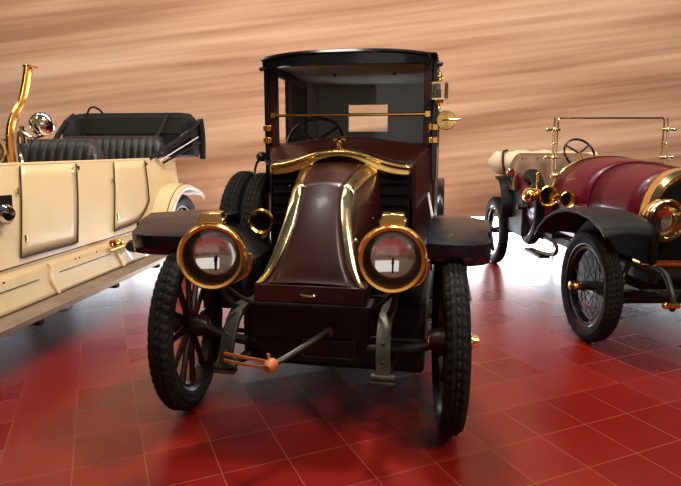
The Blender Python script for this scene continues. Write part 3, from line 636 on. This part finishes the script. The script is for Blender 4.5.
G().tube([(r_[-2][0] - .05, r_[-2][1], r_[-2][2] + .012) for r_ in rows], .004, n=6).build('fender_line', SEAM, rf)
wheel(C, 'rear_wheel', (-.19, cy, .45), 0, .45, .12, 1, lug=False)
wheel(C, 'rear_wheel', (2 * XC + .19, cy, .45), 0, .45, .12, -1, lug=False)
wheel(C, 'front_wheel', (-.22, -1.75, .45), 0, .45, .12, 1, lug=False)
wheel(C, 'front_wheel', (2 * XC + .22, -1.75, .45), 0, .45, .12, -1, lug=False)
G().bb((-1.55, -1.3, .20), (-.42, 1.7, .5)).build('undertray', DARK, C, bevel=.05)  # added block, keeps the floor below this car dark
G().tube([(-.2, cy, .45), (2 * XC + .2, cy, .45)], .04).build('rear_axle', DARK, C)
G().tube([(-.2, -1.75, .45), (2 * XC + .2, -1.75, .45)], .03).build('front_axle', DARK, C)
br_ = G().lathe([(.030, 0), (.034, .01), (.034, .04), (.022, .05), (.02, .10), (.028, .11), (.028, .13), (.001, .14)], (-.17, .70, .60), (0, 1, -.05), 20).build('brass_cap', ORANGE, C)
G().lathe([(.001, 0), (.045, .005), (.06, .05), (.045, .10), (.001, .11)], (-.16, .98, .52), (0, 1, 0), 20).build('black_cylinder', BLACK, C)
G().tube([(-.20, .70, .54), (-.18, .95, .55)], .012).build('cap_pipe', BRASS, br_)

# ================================================================== WINE RED CAR (right)
K = thing('wine_red_roadster', (2.55, 4.05, 0), 0, 'wine red open vintage car with wire wheels, brass horns and brass windscreen frame', 'car')
def sec(y, hw, zt, zb, sh=2.6):
    row = []
    for k in range(21):
        a = PI * k / 20; cx = math.copysign(abs(math.cos(a)) ** (2 / sh), -math.cos(a)); sz = abs(math.sin(a)) ** (2 / sh)
        row.append((hw * cx, y, zb + (zt - zb) * sz))
    return row
hb = G().grid([sec(.04, .365, 1.245, .86), sec(.2, .38, 1.255, .86), sec(.45, .405, 1.27, .865), sec(.72, .43, 1.285, .87)]).build('bonnet', WINE, K, solid=.006)
G().grid([sec(.725, .432, 1.288, .87), sec(.9, .455, 1.305, .88, 2.5), sec(1.15, .49, 1.325, .89, 2.4), sec(1.34, .51, 1.325, .90, 2.3)]).build('scuttle', WINE, K, solid=.006)
G().tube(sec(.725, .434, 1.291, .88), .006, n=8).build('bonnet_strap_bead', WINE, hb)
G().tube(sec(1.34, .515, 1.33, .95, 2.3), .012, n=8).build('scuttle_brass_bead', PALE, K)
for s in (-1, 1):
    sd = G().bb((s * .36, .06, .66), (s * .40, .72, .865)).build('bonnet_side', WINE, hb, bevel=.01)
    G().bb((s * .405, .72, .60), (s * .455, 1.9, .93)).build('body_side', WINE, K, bevel=.02)
    for k in range(9): rivet(sd, (s * .40, .10 + .07 * k, .80), BRASS, .006, 'side_rivet')
    for y in (.25, .5): G().tube([(s * .405, y, .875), (s * .425, y + .02, .885), (s * .425, y + .09, .885), (s * .405, y + .11, .875)], .007).build('bonnet_handle', BRASS, hb)
G().tube([(s_ * .0 + .0, .05, 1.255) if False else (0, .05, 1.252), (0, .4, 1.275), (0, .72, 1.292)], .006).build('bonnet_hinge', WINE, hb)
# body rear
rows = []
for y, hw, zt in ((1.34, .50, .93), (1.6, .54, .93), (1.9, .56, 1.0), (2.2, .58, 1.12), (2.6, .58, 1.14), (3.1, .50, 1.05), (3.3, .4, .95)):
    rows.append([(-hw + .05, y, .55), (-hw, y, .7), (-hw, y, zt), (-hw + .03, y, zt + .01), (-hw + .04, y, zt - .1)])
tb2 = G().grid(rows).grid([[(-p[0], p[1], p[2]) for p in r] for r in rows]).build('body_tub', WINE, K, solid=.01)
G().bb((-.42, 3.28, .6), (.42, 3.3, .95)).build('tub_back', WINE, tb2)
G().bb((-.5, 1.3, .54), (.5, 3.28, .58)).build('tub_floor', DARK, tb2)
ts = seat(K, 'front_seat', -.63, .42, 2.42, 1.355, .95, m=TAN, n=5)
for i in range(6):
    for j in range(2): rivet(ts, (-.5 + .17 * i + .085 * j, 2.42 - .125 + .02 * j, 1.30 - .09 * j), DARK, .008, 'seat_button')
G().bb((-.5, 1.95, .6), (.42, 2.4, .98)).build('seat_cushion', TAN, ts, bevel=.05)
rows = []
for k in range(17):
    t = k / 16; x = lerp(-.82, .50, t); e_ = min(t, 1 - t); rr = .13 * math.sqrt(max(.02, 1 - max(0, 1 - e_ / .07) ** 2)) ; wob = .012 * math.sin(9 * t * PI)
    rows.append([(x, 2.56 + (rr * .9) * math.cos(a), 1.245 + wob + (rr + (.012 * math.sin(3 * a + 7 * t))) * math.sin(a)) for a in [2 * PI * q / 14 for q in range(14)]])
fh = G().grid(rows, cv=True, cap=True).build('folded_hood', CANVAS, K, ang=1.5)
G().tube([(-.66, 2.42, 1.12), (-.69, 2.40, 1.25), (-.68, 2.44, 1.36), (-.6, 2.56, 1.385)], .014, smooth=5).build('hood_bow', WOODSPOKE, fh)
rlm = G().lathe([(.001, -.03), (.03, -.03), (.042, -.01), (.042, .02), (.02, .04), (.001, .045)], (-.66, 2.22, 1.14), (0, 1, 0), 20).build('side_lamp', REDLENS, K)
G().lathe([(.03, -.034), (.046, -.03), (.046, -.01), (.03, -.01)], (-.66, 2.22, 1.14), (0, 1, 0), 20, closed=True).build('side_lamp_rim', CHROME, rlm)
G().tube([(-.66, 2.24, 1.10), (-.63, 2.24, 1.0)], .01).build('side_lamp_bracket', DARK, rlm)
# windscreen frame
WY = 1.32
wf = G().tube([(-.50, WY, 1.21), (-.50, WY, 1.67), (-.485, WY, 1.687), (.485, WY, 1.687), (.50, WY, 1.67), (.50, WY, 1.21)], .009).build('windscreen_frame', PALE, K)
for s in (-1, 1):
    ps = G().tube([(s * .53, WY - .01, 1.12), (s * .535, WY - .01, 1.35), (s * .535, WY - .01, 1.60), (s * .53, WY, 1.69)], .010).build('windscreen_post', PALE, wf)
    for z in (1.58, 1.32): G().cyl((s * .48, WY - .01, z), (s * .60, WY - .01, z), .013).sphere((s * .60, WY - .01, z), .020).sphere((s * .535, WY - .01, z), .022).build('clamp_screw', PALE, ps)
    G().sphere((s * .535, WY - .01, 1.45), .016).cyl((s * .535, WY, 1.45), (s * .49, WY, 1.455), .006).build('clamp_joint', PALE, ps)
    G().sphere((s * .50, WY, 1.15), .035, (1.3, 1, .8)).build('post_foot', PALE, ps)
# steering wheel
Rm = Euler((R(-55), 0, 0)).to_matrix(); c0 = V((-.055, 1.85, 1.355)); ring = [c0 + Rm @ V((.165 * math.cos(t), .165 * math.sin(t), 0)) for t in [k * PI / 16 for k in range(32)]]
ring = [c0 + Euler((R(62), 0, R(8))).to_matrix() @ V((.165 * math.cos(t), .165 * math.sin(t), 0)) for t in [k * PI / 16 for k in range(32)]]
s2 = G().tube(ring, .012, closed=True).build('steering_wheel', BLACK, K)
for t in (.2, .8, 1.5): G().cyl(c0, c0 + Euler((R(62), 0, R(8))).to_matrix() @ V((.16 * math.cos(t * PI), .16 * math.sin(t * PI), 0)), .010).build('spoke', DARK, s2)
G().cyl(c0, c0 + V((0, -.5, -.35)), .018).build('column', BRASS, s2)
# horns
for (x, y, z, r) in ((-.60, 1.165, .966, .094), (-.52, .92, .955, .072)):
    h_ = G().lathe([(r, 0), (r * .90, .012), (r * .74, .04), (r * .60, .08), (r * .42, .13), (r * .26, .22), (r * .5, .25), (r * .6, .30), (r * .3, .34)], (x, y, z), (-.08, 1, 0), 36).build('horn', BRASS, K, solid=.003)
    G().lathe([(.001, .10), (r * .44, .10), (r * .50, .09)], (x, y, z), (-.08, 1, 0), 28).build('horn_throat', RADCORE, h_)  # dark disc stands for shade deep in the horn
    G().lathe([(r * .86, .002), (r * .98, -.008), (r * 1.06, 0), (r * 1.0, .012), (r * .88, .01)], (x, y, z), (-.08, 1, 0), 36, closed=True).build('horn_rim', BRASS, h_)
G().sphere((-.70, 1.42, .955), .075, (.9, 1.2, 1)).build('horn_back', BRASS, h_)
G().cyl((-.60, 1.5, 1.0), (-.60, 1.5, 1.16), .012).sphere((-.60, 1.5, 1.16), .017).build('brake_lever', BRASS, K)
# wheels
wheel(K, 'front_wheel', (-.72, -.06, .41), R(1), .41, .115, -1, 32, True, ORANGE)
wheel(K, 'front_wheel', (.72, -.06, .41), R(1), .41, .115, 1, 32, True, ORANGE)
wheel(K, 'rear_wheel', (-.62, 2.82, .41), 0, .41, .115, -1, 32, True, DARK)
wheel(K, 'rear_wheel', (.62, 2.82, .41), 0, .41, .115, 1, 32, True, DARK)
wheel(K, 'spare_wheel', (-.52, 1.88, .79), R(-4), .40, .11, -1, 32, True, DARK)
G().tube([(-.70, 0, .41), (-.5, 0, .34), (.5, 0, .34), (.70, 0, .41)], .024, smooth=5).build('front_axle', DARK, K)
G().tube([(-.6, 2.82, .41), (.6, 2.82, .41)], .04).sphere((0, 2.82, .41), .13).build('rear_axle', DARK, K)
# fenders
def kf(path, xa, xb, name):
    o = []
    for s in (-1, 1):
        rows = [[(s * lerp(xa, xb, q), y, z + .018 * (1 - (2 * q - 1) ** 2) - (.022 if e2 else 0)) for q, e2 in ((0, 0), (.15, 0), (.35, 0), (.5, 0), (.65, 0), (.85, 0), (1, 0), (1, 1))] for y, z in path]
        f_ = G().grid(rows).build(name, MATTE, K, solid=.008)
        G().tube([(r_[-2][0], r_[-2][1], r_[-2][2]) for r_ in rows], .005, n=6).build('fender_bead', MATTE, f_)
        o.append(f_)
    return o
kf([(-.52, .84), (-.45, .90), (-.3, .945), (-.1, .965), (.1, .96), (.3, .925), (.5, .85), (.64, .77), (.76, .68)], .50, .86, 'front_fender')
kf([(2.25, .62), (2.27, .80), (2.32, .95), (2.42, 1.05), (2.58, 1.08)], .42, .72, 'rear_fender')
for s in (-1, 1):
    G().bb((s * .46, -.35, .62), (s * .40, .9, .86)).build('inner_skirt', RADCORE, K, bevel=.02)
    G().bb((s * .42, -.30, .48), (s * .36, 3.2, .56)).build('chassis_rail', DARK, K, bevel=.004)
    G().bb((s * .40, 1.9, .46), (s * .60, 2.75, .95)).build('side_valance', DARK, K, bevel=.02)
    G().tube([(s * .60, 1.62, .38), (s * .62, 1.2, .42), (s * .62, .92, .455), (s * .62, .85, .50), (s * .62, .88, .56), (s * .60, 1.2, .565)], .016, smooth=5).bb((s * .56, 1.15, .375), (s * .66, 1.6, .40)).build('step_iron', DARK, K)
    l = G()
    for k in range(4): l.tube([(s * .39, (.55 - .1 * k) * t, .46 - .012 * k - .06 * (1 - t * t)) for t in (-1, -.5, 0, .5, 1)], 0, smooth=4, flat=((1, 0, 0), .025, .005))
    l.build('leaf_spring', PEWTER, K)
    G().tube([(s * .39, -.25, .60), (s * .39, -.42, .58), (s * .40, -.52, .50), (s * .39, -.55, .42), (s * .38, -.52, .36)], .020, smooth=5).build('dumb_iron', PEWTER, K)
    G().tube([(s * .36, -.56, .40), (s * .44, -.56, .40)], .02).sphere((s * .45, -.56, .40), .022).build('spring_eye', BRASS, K)
    G().tube([(s * .60, -.02, .50), (s * .52, -.10, .47), (s * .45, -.06, .56)], .02, smooth=4).sphere((s * .60, 0, .52), .035).sphere((s * .50, -.1, .45), .028).build('steering_joint', PEWTER, K)
    G().cyl((s * .50, .05, .60), (s * .50, .05, .42), .03).build('damper', PEWTER, K)
    G().bb((s * .41, -.20, .60), (s * .37, -.17, .80)).build('lamp_bracket', BRASS, K, bevel=.004)
G().bb((.46, .9, .15), (.84, 2.4, .40)).build('side_tank', DARK, K, bevel=.03)  # unseen block added to cut the glow band's reflection on this side
G().tube([(-.42, -.34, .625), (.42, -.34, .625)], .014).build('front_tube', ORANGE, K)
G().bb((-.40, .22, .18), (.42, 1.0, .60)).bb((-.20, 1.0, .24), (.40, 1.6, .60)).build('undertray', DARK, K, bevel=.05)  # added blocks that stop light passing under the car and through the wheel
G().bb((-.33, -.03, .42), (.33, .3, .62)).build('crankcase', DARK, K, bevel=.05)
G().tube([(-.62, -.10, .38), (.62, -.10, .38)], .011).build('track_rod', PEWTER, K)
# radiator
shell = [sec(.0, .375, 1.275, .62, 3.0), sec(.0, .38, 1.285, .60, 3.0)]
def shl(hw, zt, y): return sec(y, hw, zt, .60, 3.0)
rd = G().grid([shl(.29, 1.17, -.07), shl(.345, 1.235, -.085), shl(.375, 1.265, -.06), shl(.385, 1.275, -.01), shl(.382, 1.268, .05)]).build('radiator_shell', PALE, K, solid=.008)
G().prism([(p[0], p[2]) for p in shl(.30, 1.18, 0)], 'y', -.06, -.03).build('radiator_core', RADCORE, rd)
G().bb((-.36, -.06, .56), (.36, .06, .62)).build('radiator_base', BRASS, rd, bevel=.01)
G().lathe([(.04, 0), (.04, .03), (.05, .035), (.05, .05), (.001, .055)], (0, 0, 1.27), (0, 0, 1), 20).build('radiator_cap', PALE, rd)
headlamp(K, (-.315, -.24, .915), .15, R(8), m=PALE, ring=PALE, chimney=False)
headlamp(K, (.315, -.24, .915), .15, R(-4), m=PALE, ring=PALE, chimney=False)
